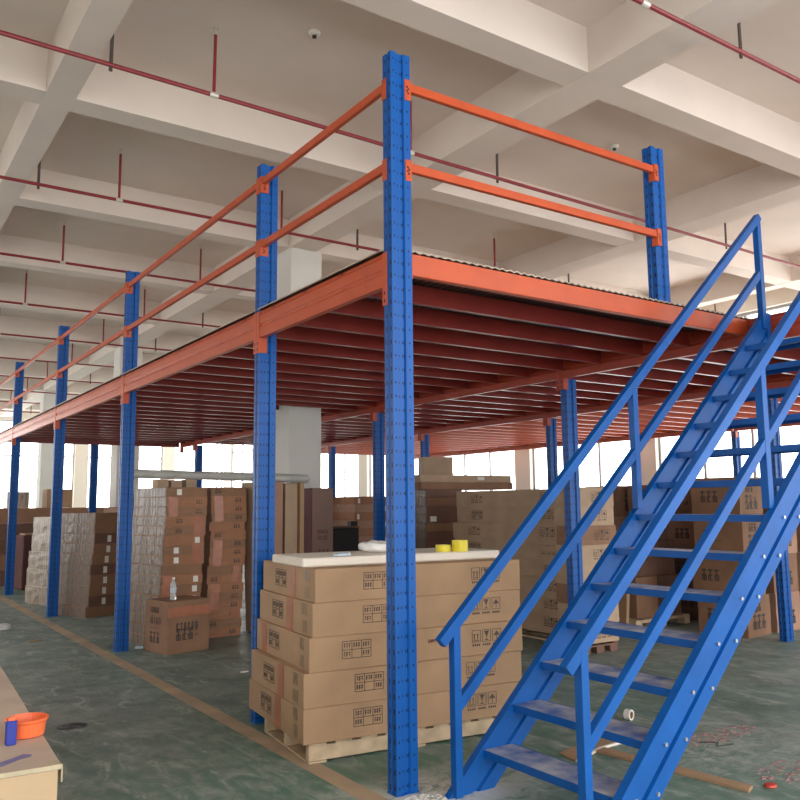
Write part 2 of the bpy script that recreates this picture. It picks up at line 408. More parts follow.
def long_profile(x, s, z0=ZB, z1=ZD):       # step beam section, s = outward side
    w_ = .042
    pts = [(x, z0), (x+s*w_, z0), (x+s*w_, z0+.075), (x+s*(w_-.010), z0+.082), (x+s*(w_-.010), z0+.10), (x+s*w_, z0+.108), (x+s*w_, z1-.03), (x+s*(w_-.008), z1-.024), (x+s*(w_-.008), z1), (x, z1)]
    return pts
def long_beam(x, s, y0, y1, label, group=None, mt='orange', z0=ZB, ends=(1, 1)):
    # x = inner face; the beam runs between the faces of two posts and its angle connectors wrap their corners
    t = empty('edge_beam', (x, y0, 0)); tag(t, label, 'beam', group)
    g = D2+.005
    MB().prism([(px-x, pz) for px, pz in long_profile(x, s, z0)], g, y1-y0-g, 'y').build('beam', M[mt], t, bevel=.003)
    for a, b, fy in ((.002, g, g-.0035), (y1-y0-g, y1-y0-.002, y1-y0-g)):
        e = MB(); e.box(min(s*.0425, s*.046), max(s*.0425, s*.046), a, b, z0-.11, ZD-.004)
        e.box(min(-s*.02, s*.0425), max(-s*.02, s*.0425), fy, fy+.0035, z0-.11, ZD-.004); eo = e.build('end_connector', M[mt], t)
        for zz in (z0-.085, z0-.04): MB().box(min(s*.0462, s*.0482), max(s*.0462, s*.0482), (a+b)/2-.006, (a+b)/2+.006, zz-.009, zz+.009).build('connector_hook', M['black'], eo)
    return t
xb = -W2-.002
nm = ['nearest segment', 'second segment', 'third segment', 'fourth segment', 'farthest segment']
YE = [0, 1.76, 5.26, 8.66, 12.2, 15.4]
xin = xb+.042-.002
for i in range(5):
    long_beam(xin, -1, YE[i], YE[i+1], 'orange stepped edge beam on the left side of the deck, '+nm[i])
def strip_beams(x, ys, s, label, mt='mainbeam'):
    for i, (a, b) in enumerate(zip(ys[:-1], ys[1:])):
        long_beam(x, s, a, b, label + ', ' + ['nearest length', 'second length', 'third length', 'fourth length', 'fifth length', 'last length'][i], mt=mt)
strip_beams(R2-W2-.002, [-3.2, -.0, 2.03, 5.55, 8.66, 12.3, 13.1], -1, 'red-orange main beam over the second row of posts')
strip_beams(R3-W2-.002, [-3.2, 1.45, 4.9, 8.05, 11.4, 15.2], -1, 'red-orange main beam over the third row of posts')
strip_beams(R4-.02, [-3.2, .3, 4.9, 9.5, 14.1, 15.2], -1, 'orange main beam over the last row of posts by the windows', 'orange')
# front edge beam
t = empty('front_edge_beam', (0, 0, 0)); tag(t, 'plain orange edge beam along the front of the deck, from corner post to stair head', 'beam')
MB().box(W2+.003, R2-W2-.05, -.035, .015, 2.79, 2.918).build('beam', M['orange'], t, bevel=.004)
MB().box(W2+.003, W2+.008, -.04, .02, 2.77, 2.915).build('end_connector', M['orange'], t)
MB().box(R2-W2-.058, R2-W2-.05, -.04, .02, 2.77, 2.915).build('end_connector', M['orange'], t)
MB().box(xb+.001, xb+.4, 13.06, 13.1, ZB, ZD).bm.free()
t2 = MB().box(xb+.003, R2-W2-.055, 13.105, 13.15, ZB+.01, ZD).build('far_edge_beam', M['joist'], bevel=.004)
tag(t2, 'shade-darkened orange beam closing the far end of the first deck strip', 'beam')
# joists; first two strips carry the shade-darkened orange coat, last strip plain orange
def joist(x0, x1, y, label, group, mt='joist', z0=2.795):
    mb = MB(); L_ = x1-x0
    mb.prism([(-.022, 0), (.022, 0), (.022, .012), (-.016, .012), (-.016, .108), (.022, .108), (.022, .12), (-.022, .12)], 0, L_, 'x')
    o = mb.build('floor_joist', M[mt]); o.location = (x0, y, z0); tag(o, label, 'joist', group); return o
def nth(n): return '%d%s' % (n, 'th' if 10 < n % 100 < 14 else {1: 'st', 2: 'nd', 3: 'rd'}.get(n % 10, 'th'))
def joists(x0, x1, y0, y1, step, label, group, mt='joist'):
    src = None; y = y0; n = 0
    while y < y1:
        n += 1; lbl = '%s, %s one counted from the near end' % (label, nth(n))
        if src is None: src = joist(x0, x1, y, lbl, group, mt)
        else:
            o = src.copy(); C.objects.link(o); o.location = (x0, y, src.location.z); o['label'] = lbl
        y += step
joists(-W2+.004, R2-W2-.055, .52, 13.0, .49, 'shade-darkened orange cross joist under the first deck strip', 'joists of the first deck strip')
joists(R2-W2+.004, R3-W2-.055, -3.0, 13.0, .49, 'shade-darkened orange cross joist under the second deck strip', 'joists of the second deck strip')
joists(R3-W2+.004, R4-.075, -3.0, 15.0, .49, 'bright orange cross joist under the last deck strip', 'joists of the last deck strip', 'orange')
# corrugated deck sheets
def corrugated(x0, x1, y0, y1, z0, t):
    mb = MB(); bm = mb.bm; n = max(2, int((x1-x0)/.03))
    pts = [(x0+(x1-x0)*i/n, z0+(.010 if i % 2 else 0.0)) for i in range(n+1)]
    A = pts + [(p[0], p[1]+t) for p in reversed(pts)]
    rings = [[bm.verts.new((p[0], yy, p[1])) for p in A] for yy in (y0, y1)]
    N_ = len(A)
    for i in range(N_): bm.faces.new((rings[0][i], rings[0][(i+1)%N_], rings[1][(i+1)%N_], rings[1][i]))
    for r_ in rings:
        for i in range(n): bm.faces.new((r_[i], r_[i+1], r_[N_-2-i], r_[N_-1-i]))
    return mb
def sheet(x0, x1, y0, y1, label):
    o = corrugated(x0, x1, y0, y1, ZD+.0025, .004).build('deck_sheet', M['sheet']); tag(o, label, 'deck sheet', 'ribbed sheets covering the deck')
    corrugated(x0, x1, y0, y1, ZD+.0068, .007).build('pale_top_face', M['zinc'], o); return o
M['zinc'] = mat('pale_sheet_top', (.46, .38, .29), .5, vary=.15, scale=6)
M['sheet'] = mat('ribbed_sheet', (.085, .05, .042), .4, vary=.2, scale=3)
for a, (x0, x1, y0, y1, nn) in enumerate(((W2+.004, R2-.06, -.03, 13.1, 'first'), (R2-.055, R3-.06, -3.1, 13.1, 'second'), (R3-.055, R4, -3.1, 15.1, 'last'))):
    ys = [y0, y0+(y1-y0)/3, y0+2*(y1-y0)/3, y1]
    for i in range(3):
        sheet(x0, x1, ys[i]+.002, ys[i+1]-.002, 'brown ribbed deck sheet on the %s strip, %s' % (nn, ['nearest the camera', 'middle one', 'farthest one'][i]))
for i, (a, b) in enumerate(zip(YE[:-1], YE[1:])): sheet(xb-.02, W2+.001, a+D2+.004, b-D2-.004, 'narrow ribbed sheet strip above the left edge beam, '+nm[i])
# guard rails
def rail_left(y0, y1, zt, label):
    t = empty('guard_rail', (-W2, y0, zt)); tag(t, label, 'rail'); g = D2+.004
    MB().box(.004, .036, g, y1-y0-g, -.052, 0).build('rail_bar', M['orange'], t, bevel=.003)
    for a, b, fy in ((.002, g, g-.003), (y1-y0-g, y1-y0-.002, y1-y0-g)):
        c_ = MB().box(-.004, -.001, a, b, -.115, .012).box(-.001, .060, fy, fy+.003, -.115, .012).build('end_connector', M['orange'], t)
        if fy > g:
            for (dx, dz) in ((.022, -.066), (.030, -.078), (.022, -.090)): MB().box(dx-.006, dx+.006, fy-.002, fy-.0003, dz-.005, dz+.005).build('connector_hook', M['black'], c_)
    return t
for i in range(4):
    for zt, s in ((3.948, 'top'), (3.458, 'lower')):
        rail_left(YP[i], YP[i+1], zt, 'orange %s guard rail on the left deck edge, %s' % (s, nm[i]))
for zt, s in ((3.948, 'top'), (3.458, 'lower')):
    rail_left(12.2, 15.4, zt, 'orange %s guard rail on the left deck edge, last short length past the end post' % s)
    t = empty('guard_rail', (0, -D2, zt)); tag(t, 'orange %s guard rail across the front of the deck' % s, 'rail'); e_ = 2.32-W2
    MB().box(W2+.004, e_-.004, .002, .036, -.052, 0).build('rail_bar', M['orange'], t, bevel=.003)
    for a, b, fx in ((W2-.040, W2+.004, W2+.001), (e_-.004, e_+.040, e_-.004)):
        c_ = MB().box(a, b, -.004, -.001, -.115, .012).box(fx, fx+.003, -.001, .050, -.115, .012).build('end_connector', M['orange'], t)
        for (dx, dz) in ((.016, -.034), (.026, -.046), (.016, -.058), (.024, -.072)): MB().box(a+dx-.006, a+dx+.006, -.006, -.0042, dz-.005, dz+.005).build('connector_hook', M['black'], c_)

# ------------------------------------------------------------------ stair
st = empty('stairway', (0, 0, 0)); tag(st, 'steep blue steel stair with tube handrails climbing to the deck on the right', 'stair')
g_, r_ = .216, .203; sl = r_/g_; A0, AW = .13, .305
Yl, Yr = -.225, -1.123
def stringer(y, outer):           # pleated channel running up the slope
    th = math.atan(sl); L_ = (2.93)/math.sin(th)
    wd = AW*math.sin(th)
    def pt(u, v, yy): return None
    bm_ = MB(); bm = bm_.bm
    # section across the slope (v from upper edge 0 to wd), depth d away from treads
    prof = [(0, 0), (0, .045), (.108, .045), (.112, .025), (.131, .025), (.135, .045), (wd, .045), (wd, 0), (.138, 0), (.131, .016), (.112, .016), (.105, 0)]
    A = []; B = []
    for v, d in prof:
        yy = y + outer*d
        # points where the line at offset v meets floor z=0 and the vertical end face
        a = A0 + v/math.sin(th)
        x_end = R2-W2-.056
        A.append(bm.verts.new((a, yy, 0.0)))
        z_end = min((x_end-a)*sl, 2.9)
        B.append(bm.verts.new((x_end if z_end < 2.9 else a+2.9/sl, yy, z_end)))
    n = len(prof); bm.faces.new(A); bm.faces.new(list(reversed(B)))
    for i in range(n): bm.faces.new((A[i], B[i], B[(i+1)%n], A[(i+1)%n]))
    o = bm_.build('stringer', M['blue'], st)
    return o
sL = stringer(Yl, 1); sR = stringer(Yr, -1)
for k_ in range(13):
    x, z = A0+.017+k_*g_+g_, r_*(k_+1)
    x = .363+k_*g_; z = .203+k_*r_
    to = MB().box(x+.004, x+.201, Yr+.002, Yl-.002, z-.004, z).build('tread', M['tread'], st)
    for xx in (x, x+.201): MB().box(xx, xx+.004, Yr+.002, Yl-.002, z-.038, z+.0005).build('tread_lip', M['blue'], to)
    th = math.atan(sl)
    for v in (.078, .178):
        zb = z-.012; xx = A0+v/math.sin(th)+zb/sl
        for yy, s in ((Yr-.045, -1), (Yl+.045, 1)):
            bx_ = MB(); bx_.tube((xx, yy, zb), (xx, yy+s*.010, zb), .010, 6); bx_.build('bolt', M['steel'], sR if s < 0 else sL)
for y_, sd in ((Yl-.0, 'left'), (Yr-.0, 'right')):
    yy = y_ + (.02 if sd == 'left' else -.02)
    yc = y_
    def ztop(x): return .795+.925*(x-.107)
    def zmid(x): return .44+.925*(x-.185)
    for px_, zb_, zt_ in ((.185, 0.0, ztop(.185)), (1.68, (1.68-A0)*sl-.0, ztop(1.68)), (3.21, 2.80, ztop(3.21))):
        MB().box(px_-.023, px_+.023, yc-.0235, yc+.0235, zb_, zt_-.012).build('handrail_post', M['blue'], st, bevel=.002)
    MB().bar((.09, yc, ztop(.09)), (3.235, yc, ztop(3.235)), .045, .055).build('handrail', M['blue'], st, bevel=.002)
    MB().bar((.195, yc, zmid(.195)), (3.2, yc, zmid(3.2)), .042, .052).build('middle_rail', M['blue'], st, bevel=.002)
for yy in (Yl-.01, Yr-.07): MB().box(R2-W2-.10, R2-W2-.052, yy, yy+.08, 2.68, 2.93).build('head_bracket', M['blue'], st)

# ------------------------------------------------------------------ cartons
def marks(mb, x, y, s, kind, rnd):
    """ printed shipping marks laid out in (u,v) with y up; collects little quads """
    def q(u0, u1, v0, v1): mb.append((x+u0*s, x+u1*s, y+v0*s, y+v1*s))
    if kind == 'grid':          # ruled table with written cells
        for v in (0, .5, 1.0): q(0, 1.9, v-.018, v+.018)
        for u in (0, .63, 1.27, 1.9): q(u-.018, u+.018, 0, 1)
        for c_ in range(3):
            for r_ in range(2):
                if r_ == 0 and c_ == 1: continue
                for i in range(3):
                    u = .10+.63*c_+i*.16; v = .12+.5*r_
                    q(u, u+.11, v+.20, v+.25); q(u, u+.11, v+.08, v+.12); q(u+.04, u+.07, v, v+.28)
                    if rnd.random() < .6: q(u, u+.03, v, v+.2)
    elif kind == 'icons':       # this way up, fragile glass, umbrella
        for c_ in range(3):
            u = c_*.72
            q(u, u+.6, .30, .33); q(u, u+.6, .97, 1.0); q(u, u+.03, .3, 1.0); q(u+.57, u+.6, .3, 1.0)
            for i in range(4): q(u+.03+i*.14, u+.12+i*.14, .08, .20)
        for a in (.12, .34): q(a+.03, a+.08, .45, .75)
        q(.10, .22, .72, .77); q(.32, .44, .72, .77); q(.1, .48, .38, .42)
        for i in range(5): q(.72+.14+i*.03, .72+.46-i*.03, .86-i*.06, .92-i*.06)
        q(.72+.28, .72+.32, .42, .64); q(.72+.18, .72+.42, .38, .43)
        for i in range(4): q(1.44+.10+i*.05, 1.44+.50-i*.05, .62+i*.06, .68+i*.06)
        q(1.44+.28, 1.44+.32, .38, .62)
    elif kind == 'text':
        for i in range(int(6)):
            u = i*.3
            q(u, u+.2, .8, .88); q(u, u+.2, .45, .52); q(u+.07, u+.13, .3, .95)
            if rnd.random() < .7: q(u, u+.05, .3, .8)
            if rnd.random() < .7: q(u+.15, u+.2, .4, .7)
            q(u, u+.2, 0, .06) if rnd.random() < .5 else None
    elif kind == 'glyph':       # a couple of large brushed characters
        for i in range(3):
            u = i*.55
            q(u, u+.42, .78, .90); q(u+.02, u+.38, .40, .50); q(u+.14, u+.26, .05, .95); q(u, u+.10, .1, .45)
            if i != 1: q(u+.30, u+.42, 0, .5)
            q(u+.0, u+.42, 0, .08)
def decals(parent, w, d, h, items, name='print', material=None, off=.0012, thick=.0009):
    """ items: (face, u, v, size, kind); face f = front(-y), l = left(-x) ; u measured from near left """
    rnd = random.Random(int(w*1000+h*777)+len(items))
    for (face, u, v, s, kind) in items:
        mb = MB(); qs = []
        marks(qs, u, v, s, kind, rnd)
        for (a0, a1, b0, b1) in qs:
            if face == 'f': mb.box(a0, a1, -thick-off, -off, b0, b1)
            else: mb.box(-thick-off, -off, d-a1, d-a0, b0, b1)
        mb.build(name, material or M['ink'], parent)
def carton(x, y, z, w, d, h, rz, mt, label, cat='carton', group=None, prints=(), tapes=(), labels=(), ink='ink', tape_mat='tape', seam=True, name='cardboard_carton', bevel=.004, sag=0):
    mb = MB(); mb.box(0, w, 0, d, 0, h)
    if sag:
        bmesh.ops.subdivide_edges(mb.bm, edges=mb.bm.edges[:], cuts=3, use_grid_fill=True)
        rr = random.Random(int(x*100+z*1000))
        for v in mb.bm.verts:
            v.co += Vector((rr.uniform(-sag, sag), rr.uniform(-sag, sag), 0 if v.co.z < .001 or v.co.z > h-.001 else rr.uniform(-sag, sag)))
    o = mb.build(name, M[mt], bevel=0 if sag else bevel)
    o.location = (x, y, z); o.rotation_euler = (0, 0, rz); tag(o, label, cat, group)
    if prints: decals(o, w, d, h, prints, 'print', M[ink])
    if tapes:
        for (face, u0, u1, v0, v1) in tapes:
            t = MB(); off = .0012
            if face == 'f': t.box(u0, u1, -off-.001, -off, v0, v1)
            elif face == 'l': t.box(-off-.001, -off, d-u1, d-u0, v0, v1)
            t.build('tape', M[tape_mat], o)
    for (face, u0, u1, v0, v1) in labels:
        t = MB(); off = .0026
        if face == 'f': t.box(u0, u1, -off-.001, -off, v0, v1)
        else: t.box(-off-.001, -off, d-u1, d-u0, v0, v1)
        t.build('paper_label', M['label'], o)
    return o
ORD = ['bottom', 'second', 'third', 'fourth', 'fifth', 'sixth', 'seventh', 'eighth', 'ninth', 'tenth', 'eleventh', 'twelfth', 'thirteenth', 'fourteenth', 'fifteenth', 'sixteenth', 'seventeenth', 'eighteenth', 'nineteenth', 'twentieth']
def pallet(x, y, w, d, rz, label, h=.12, mt='wood'):
    t = empty('wooden_pallet', (x, y, 0), rz); tag(t, label, 'pallet')
    for i in range(3):
        MB().box(0 if i == 0 else (w-.1)*i/2, .1+(w-.1)*i/2, 0, d, 0, .018).build('bottom_board', M[mt], t)
    for i in range(3):
        for j in range(3):
            a, b = (w-.11)*i/2, (d-.1)*j/2
            MB().box(a, a+.11, b, b+.1, .018, h-.036).build('block', M[mt], t)
    for j in range(3): b = (d-.1)*j/2; MB().box(0, w, b, b+.1, h-.036, h-.018).build('stringer_board', M[mt], t)
    n = 9
    for i in range(n): a = (w-.1)*i/(n-1); MB().box(a, a+.1, 0, d, h-.018, h).build('deck_board', M[mt], t)
    return t
# --- stack A: five long cartons on a pallet behind the corner post
aa = R(-6.5); ca, sa = math.cos(aa), math.sin(aa)
def onA(u, v): return (-.24+u*ca-v*sa, .67+u*sa+v*ca)
px_, py_ = onA(.05, .04)
pa = empty('wooden_pallet', (px_, py_, 0), aa); tag(pa, 'pale wooden pallet under the front stack of five long cartons', 'pallet')
for yy in (0, .38, .76): MB().box(0, 1.45, yy, yy+.05, .012, .098).build('runner', M['wood'], pa, bevel=.003)
for i in range(9): a = i*(1.45-.11)/8; MB().box(a, a+.11, -.005, .815, .0985, .118).build('deck_board', M['wood'], pa, bevel=.002)
for i in range(3): a = i*(1.45-.11)/2; MB().box(a, a+.11, -.005, .815, 0, .0115).build('bottom_board', M['wood'], pa)
for i in range(5):
    sx = [0, 0, .035, .055, .07][i]; z = .12+.2*i
    px_, py_ = onA(sx, 0); W_ = 1.56-sx
    gx0 = [.32, .33, .21, .33, .32][i]; ix = [1.12, 1.12, 1.16, 1.17, 1.17][i]-sx
    carton(px_, py_, z, W_, [1.04, .98, 1.01, .98, .97][i], .1995, aa+R([0, .3, -.4, .2, 0][i]), 'card', '%s long tan carton of the front pallet stack beside the near corner post' % ORD[i] if i else 'bottom long tan carton of the front pallet stack, resting on the pallet',
           prints=[('f', gx0, .065, .10, 'grid'), ('f', ix, .05, .11, 'icons'), ('l', .27, .055, .105, 'grid')],
           tapes=[('l', .54, .65, .0, .2) if i != 2 else ('l', .12, .22, 0, .2)],
           group=None)
    o = C.objects[-1]
for o in [q for q in C.objects if q.get('label', '').find('of the front pallet stack') > 0]:
    rr = random.Random(int(o.location.z*1000))
    for q in range(2):
        v0 = .02+.10*q; MB().box(-.0022, -.0012, .08+rr.uniform(0, .02), .15+rr.uniform(0, .03), v0, v0+.07).build('brown_tape', M['wear'], o)
for o in [q for q in C.objects if q.get('label', '').startswith('third long tan carton of the front')]:
    decals(o, 1.5, .87, .2, [('f', .80, .10, .032, 'text')], 'print', M['inkred'])
fo = MB().box(0, 1.47, 0, .55, 0, .055).build('foam_sheet', M['foam'], bevel=.008)
px_, py_ = onA(.05, .15); fo.location = (px_, py_, 1.1205); fo.rotation_euler = (0, 0, aa+R(1)); tag(fo, 'thick white foam sheet lying on top of the front carton stack', 'foam sheet')
TOPA = 1.1765
b = MB(); bmesh.ops.create_icosphere(b.bm, subdivisions=3, radius=1)
for v in b.bm.verts:
    n = v.co.copy(); f = 1+.22*math.sin(7*n.x+3*n.z)*math.sin(6*n.y+1.3)+random.uniform(-.05, .05); v.co = Vector((n.x*.14*f, n.y*.09*f, max(0, (n.z*.5+.5))*.075*f))
bo = b.build('plastic_bag', M['bag'], smooth=True); bo.location = (.50, 1.02, TOPA); tag(bo, 'crumpled white plastic bag on the foam sheet, left of the near corner post', 'plastic bag')
def tape_roll(x, y, z, r, h, label, flat=True, mt='yellow'):
    t = empty('tape_roll', (x, y, z)); tag(t, label, 'tape roll')
    MB().lathe([(r, 0), (r, h), (r*.72, h), (r*.72, 0)], 28, closed=True).build('wound_tape', M[mt], t)
    MB().lathe([(r*.715, .001), (r*.715, h-.001), (r*.66, h-.001), (r*.66, .001)], 28, closed=True).build('core', M['yellow2'], t)
    return t
tape_roll(.99, .74, TOPA, .055, .075, 'taller bright yellow tape roll standing right on the foam sheet')
tape_roll(.885, .79, TOPA, .052, .045, 'shorter pale yellow tape roll lying left of the taller yellow roll')
sw = MB(); bm = sw.bm
g = [[bm.verts.new((i*.03, -.0 - .0*j, .0)) for i in range(5)] for j in range(2)]
bm.free()
sw = MB(); bm = sw.bm; rr = random.Random(3)
ring = [(0, 0), (.04, .03), (.09, .035), (.13, .01), (.12, -.03), (.07, -.04), (.02, -.035)]
A = [bm.verts.new((x, y, .002)) for x, y in ring]; B = [bm.verts.new((x*.9+.005, y*.9, .016+rr.uniform(-.006, .01))) for x, y in ring]
cv = bm.verts.new((.06, 0, .024)); n = len(ring)
bm.faces.new(list(reversed(A)))
for i in range(n): bm.faces.new((A[i], A[(i+1)%n], B[(i+1)%n], B[i])); bm.faces.new((B[i], B[(i+1)%n], cv))
M['film'] = mat('bluish_clear_film', (.52, .62, .72), .2, vary=.2, scale=20)
px_, py_ = onA(.28, .23); so = sw.build('plastic_scrap', M['film']); so.location = (px_, py_, TOPA); tag(so, 'small bluish clear plastic scrap near the left end of the foam sheet', 'plastic scrap')

# --- bottle carton
o = carton(.30, 4.69, 0, .50, .44, .53, R(12), 'card_b', 'cubic brown carton on the floor with a water bottle on top', prints=[('f', .10, .17, .15, 'text'), ('f', .10, .13, .13, 'glyph'), ('l', .10, .10, .12, 'glyph'), ('l', .10, .25, .12, 'text'), ('l', .1, .37, .1, 'text')],
           tapes=[('f', .0, .50, .37, .47)])
bt = empty('water_bottle', (.40, 4.83, .532)); tag(bt, 'clear plastic water bottle with white cap and blue label standing on the carton', 'bottle')
MB().lathe([(.028, 0), (.032, .01), (.032, .06), (.029, .07), (.032, .08), (.032, .14), (.028, .165), (.013, .20), (.013, .212)], 18).build('bottle_body', M['pet'], bt, smooth=True)
MB().lathe([(.0325, .075), (.0325, .125)], 18).build('bottle_label', M['film'], bt)
MB().lathe([(.015, .212), (.015, .232)], 14).build('cap', M['label'], bt)
# --- generic stack of flat packs
def stack(x, y, w, d, z0, hs, rz, mts, phrase, lean=(0, 0), jit=.012, tapes_fn=None, labels_fn=None, prints_fn=None, group=None, sag=.0, name='cardboard_carton', noun='flat carton', seed=1, wrap=False):
    rr = random.Random(seed); z = z0; n = len(hs)
    for i, h in enumerate(hs):
        dx = lean[0]*i/max(1, n-1)+rr.uniform(-jit, jit); dy = lean[1]*i/max(1, n-1)+rr.uniform(-jit, jit)
        mt = mts[i % len(mts)] if isinstance(mts, (list, tuple)) else mts
        lbl = ('%s %s %s' % ('topmost' if i == n-1 else ORD[i], noun, phrase)) if n > 1 else noun+' '+phrase
        c_ = carton(x+dx, y+dy, z+.0001, w, d, h-.0001, rz+R(rr.uniform(-.8, .8)), mt, lbl,
               tapes=tapes_fn(i, w, d, h) if tapes_fn else (), labels=labels_fn(i, w, d, h) if labels_fn else (), prints=prints_fn(i, w, d, h) if prints_fn else (), sag=sag, name=name, group=group)
        if wrap:
            o = MB().box(-.0035, -.002, .01, d-.01, .003, h-.006).build('stretch_wrap', M['wrap'], c_)
        z += h
    return z
# B1: left tall stack behind the bottle carton ; B2: its right neighbour
stack(.36, 5.22, .50, .80, 0, [.107]*16, R(10), ['card_o', 'card_b'], 'in the leaning stack behind the bottle carton', lean=(.10, .05), wrap=True,
      tapes_fn=lambda i, w, d, h: [('f', .02, .13, 0, h)] if i in (13, 14, 6, 5, 4, 3) else ([('f', w-.15, w-.02, 0, h)] if i in (11, 12, 8, 9) else []),
      labels_fn=lambda i, w, d, h: [('f', .38, .44, .02, .085)] if i in (10, 6, 5, 4, 3) else ([('f', .12, .18, .02, .085)] if i in (9, 8, 15) else []),
      prints_fn=lambda i, w, d, h: [('f', .36, .03, .05, 'glyph')] if i in (13, 14) else ([('f', .12, .03, .05, 'glyph')] if i in (11, 12) else []), seed=4, sag=.003)
stack(.995, 5.47, .44, .70, 0, [.101]*17, R(0), ['card_o', 'card_b', 'card_o'], 'in the narrow stack left of the leaning boards', lean=(.06, 0),
      tapes_fn=lambda i, w, d, h: [('f', .04, .15, 0, h)] if i in (3, 4, 5, 8, 9, 10, 13, 14, 15) else ([('f', w-.13, w-.03, 0, h)] if i in (6, 7, 2) else []),
      prints_fn=lambda i, w, d, h: [('f', .30, .03, .05, 'glyph')] if i % 5 != 1 else [('f', .05, .03, .05, 'glyph')], seed=5, sag=.003)
# small blocks on top of B1/B2
for i, (bx0, wz) in enumerate(((.50, .10), (.66, .09), (.84, .1))):
    carton(bx0, 5.75, 1.716, .13, .2, wz, 0, 'card_g', ['left', 'middle', 'right'][i]+' of three small pale parcels on top of the leaning flat-pack stack')
# white roll lying across
ro = MB(); n = 18
for i in range(n-1):
    pass
ro.tube((0, 0, 0), (2.32, 0, 0), .052, 18)
ro.tube((-.02, 0, 0), (0, 0, 0), .035, 18, .052)
ro.tube((2.32, 0, 0), (2.35, 0, 0), .052, 18, .03)
rl = ro.build('foam_roll', M['roll'], smooth=False); rl.location = (.18, 5.95, 1.885); rl.rotation_euler = (0, R(1.0), R(-2)); tag(rl, 'long pale translucent roll lying across the tops of the flat-pack stacks', 'roll')
# leaning boards
def slab(x, y, w, d, h, rz, tilt, mt, label, cat='board', prints=(), ink='ink', name='tall_carton', ax='y'):
    o = carton(x, y, 0, w, d, h, rz, mt, label, cat, prints=prints, ink=ink, name=name)
    o.rotation_euler = (0, tilt, rz) if ax == 'y' else (tilt, 0, rz); return o
slab(1.62, 5.15, .05, .55, 1.78, R(2), R(-2.5), 'card_g', 'tall thin tan carton leaning beside the narrow flat-pack stack', 'carton')
slab(1.71, 5.25, .15, .50, 1.78, R(0), R(0), 'card_p', 'tall pinkish tan carton behind the second left post', 'carton')
slab(1.90, 5.27, .165, .5, 1.76, R(0), R(0), 'card_g', 'tall upright tan carton right of the second left post', 'carton')
slab(2.075, 5.22, .055, .5, 1.77, R(0), R(0), 'card', 'thin tan edge board standing against the tall tan carton', 'board')
slab(2.185, 5.35, .115, .5, 1.70, R(0), 0, 'maroon', 'narrow dark maroon upright carton standing in front of the white column', 'carton')
slab(2.305, 5.35, .30, .45, 1.71, R(0), 0, 'dull', 'wide mauve-brown upright carton with maroon writing in front of the white column', 'carton',
     prints=[('f', .08, 1.12, .085, 'text'), ('f', .08, 1.04, .085, 'text'), ('f', .09, .86, .10, 'glyph'), ('f', .09, .72, .12, 'glyph')], ink='inkred')
# black cabinet
cb = empty('black_crate', (3.2, 6.6, 0)); tag(cb, 'black crate with a raised right corner beside the mauve-brown carton', 'crate')
MB().box(0, .55, 0, .5, 0, 1.16).build('body', M['black'], cb, bevel=.01)
MB().box(.0, .55, -.004, .5, 1.165, 1.185).build('lid', M['card_d'], cb)
MB().box(.42, .53, .02, .12, 1.19, 1.26).build('corner_block', M['black'], cb)
# stacks seen between the column and the second post
stack(3.66, 8.2, .45, .9, 0, [.135]*13, R(0), ['card_o', 'card_b'], 'in the orange-brown stack just right of the white column', seed=7, jit=.008)
stack(4.15, 7.4, .70, .9, 0, [.125]*13, R(0), ['card_o', 'card_p'], 'in the far stack left of the post behind the corner post', seed=8,
      labels_fn=lambda i, w, d, h: [('f', .42+.1*(i % 2), .50+.1*(i % 2), .02, .09)] if i % 2 else [('f', .05, .09, .02, .1)])
# M stack (dark flat packs right of the corner post), with long flats and an open carton on top
zt = stack(3.98, 5.25, .58, .75, 0, [.113]*15, R(-3), ['card_d', 'card_b', 'card_d'], 'in the dark stack just right of the near corner post', seed=9, wrap=True, labels_fn=lambda i, w, d, h: ([('f', .05, .15, .02, .09)] if i == 11 else []))
stack(3.95, 5.32, 1.60, .6, zt, [.10, .10], R(-2), ['card_b', 'card_g'], 'laid across the top of the dark stack', seed=10, noun='long flat carton', labels_fn=lambda i, w, d, h: [('f', .98, 1.1, .03, .08)] if i else [])
oc = empty('open_carton', (4.12, 5.50, zt+.202), R(-25)); tag(oc, 'tan open-flapped carton standing on the very top of the dark brown stack', 'carton')
MB().box(0, .42, 0, .38, 0, .25).build('box_body', M['card_g'], oc, bevel=.004)
MB().prism([(.42, .0), (.50, .03), (.50, .035), (.42, .01)], .02, .36, 'y').build('flap', M['card_b'], oc)
# N and O: tall wall of big cartons parallel to the long edge of the deck
for (nm_, xx, yy, ll, hh, ph, sd) in (('N', 3.95, 2.50, 2.1, 8, 'in the long carton wall behind the front stack', 11), ('O', 3.60, 2.13, .36, 8, 'in the narrow carton column behind the stair', 12)):
    zz = .10
    pallet(xx+.02, yy+.02, .5, ll-.05, 0, 'low pallet under the cartons '+ph, h=.10, mt='card_d' if nm_ == 'O' else 'wood')
    stack(xx, yy, .58 if nm_ == 'N' else .53, ll-.03, zz, [.194]*8, 0, ['card_g', 'card_g', 'card_b'] if nm_ == 'O' else 'card_g', ph, seed=sd, jit=.012, noun='deep carton',
          prints_fn=(lambda i, w, d, h: [('l', .30, .04, .11, 'icons' if i % 2 else 'grid'), ('l', 1.55, .05, .11, 'icons')]) if nm_ == 'N' else (lambda i, w, d, h: [('f', .20, .04, .11, 'icons')]),
          labels_fn=None, sag=.003)
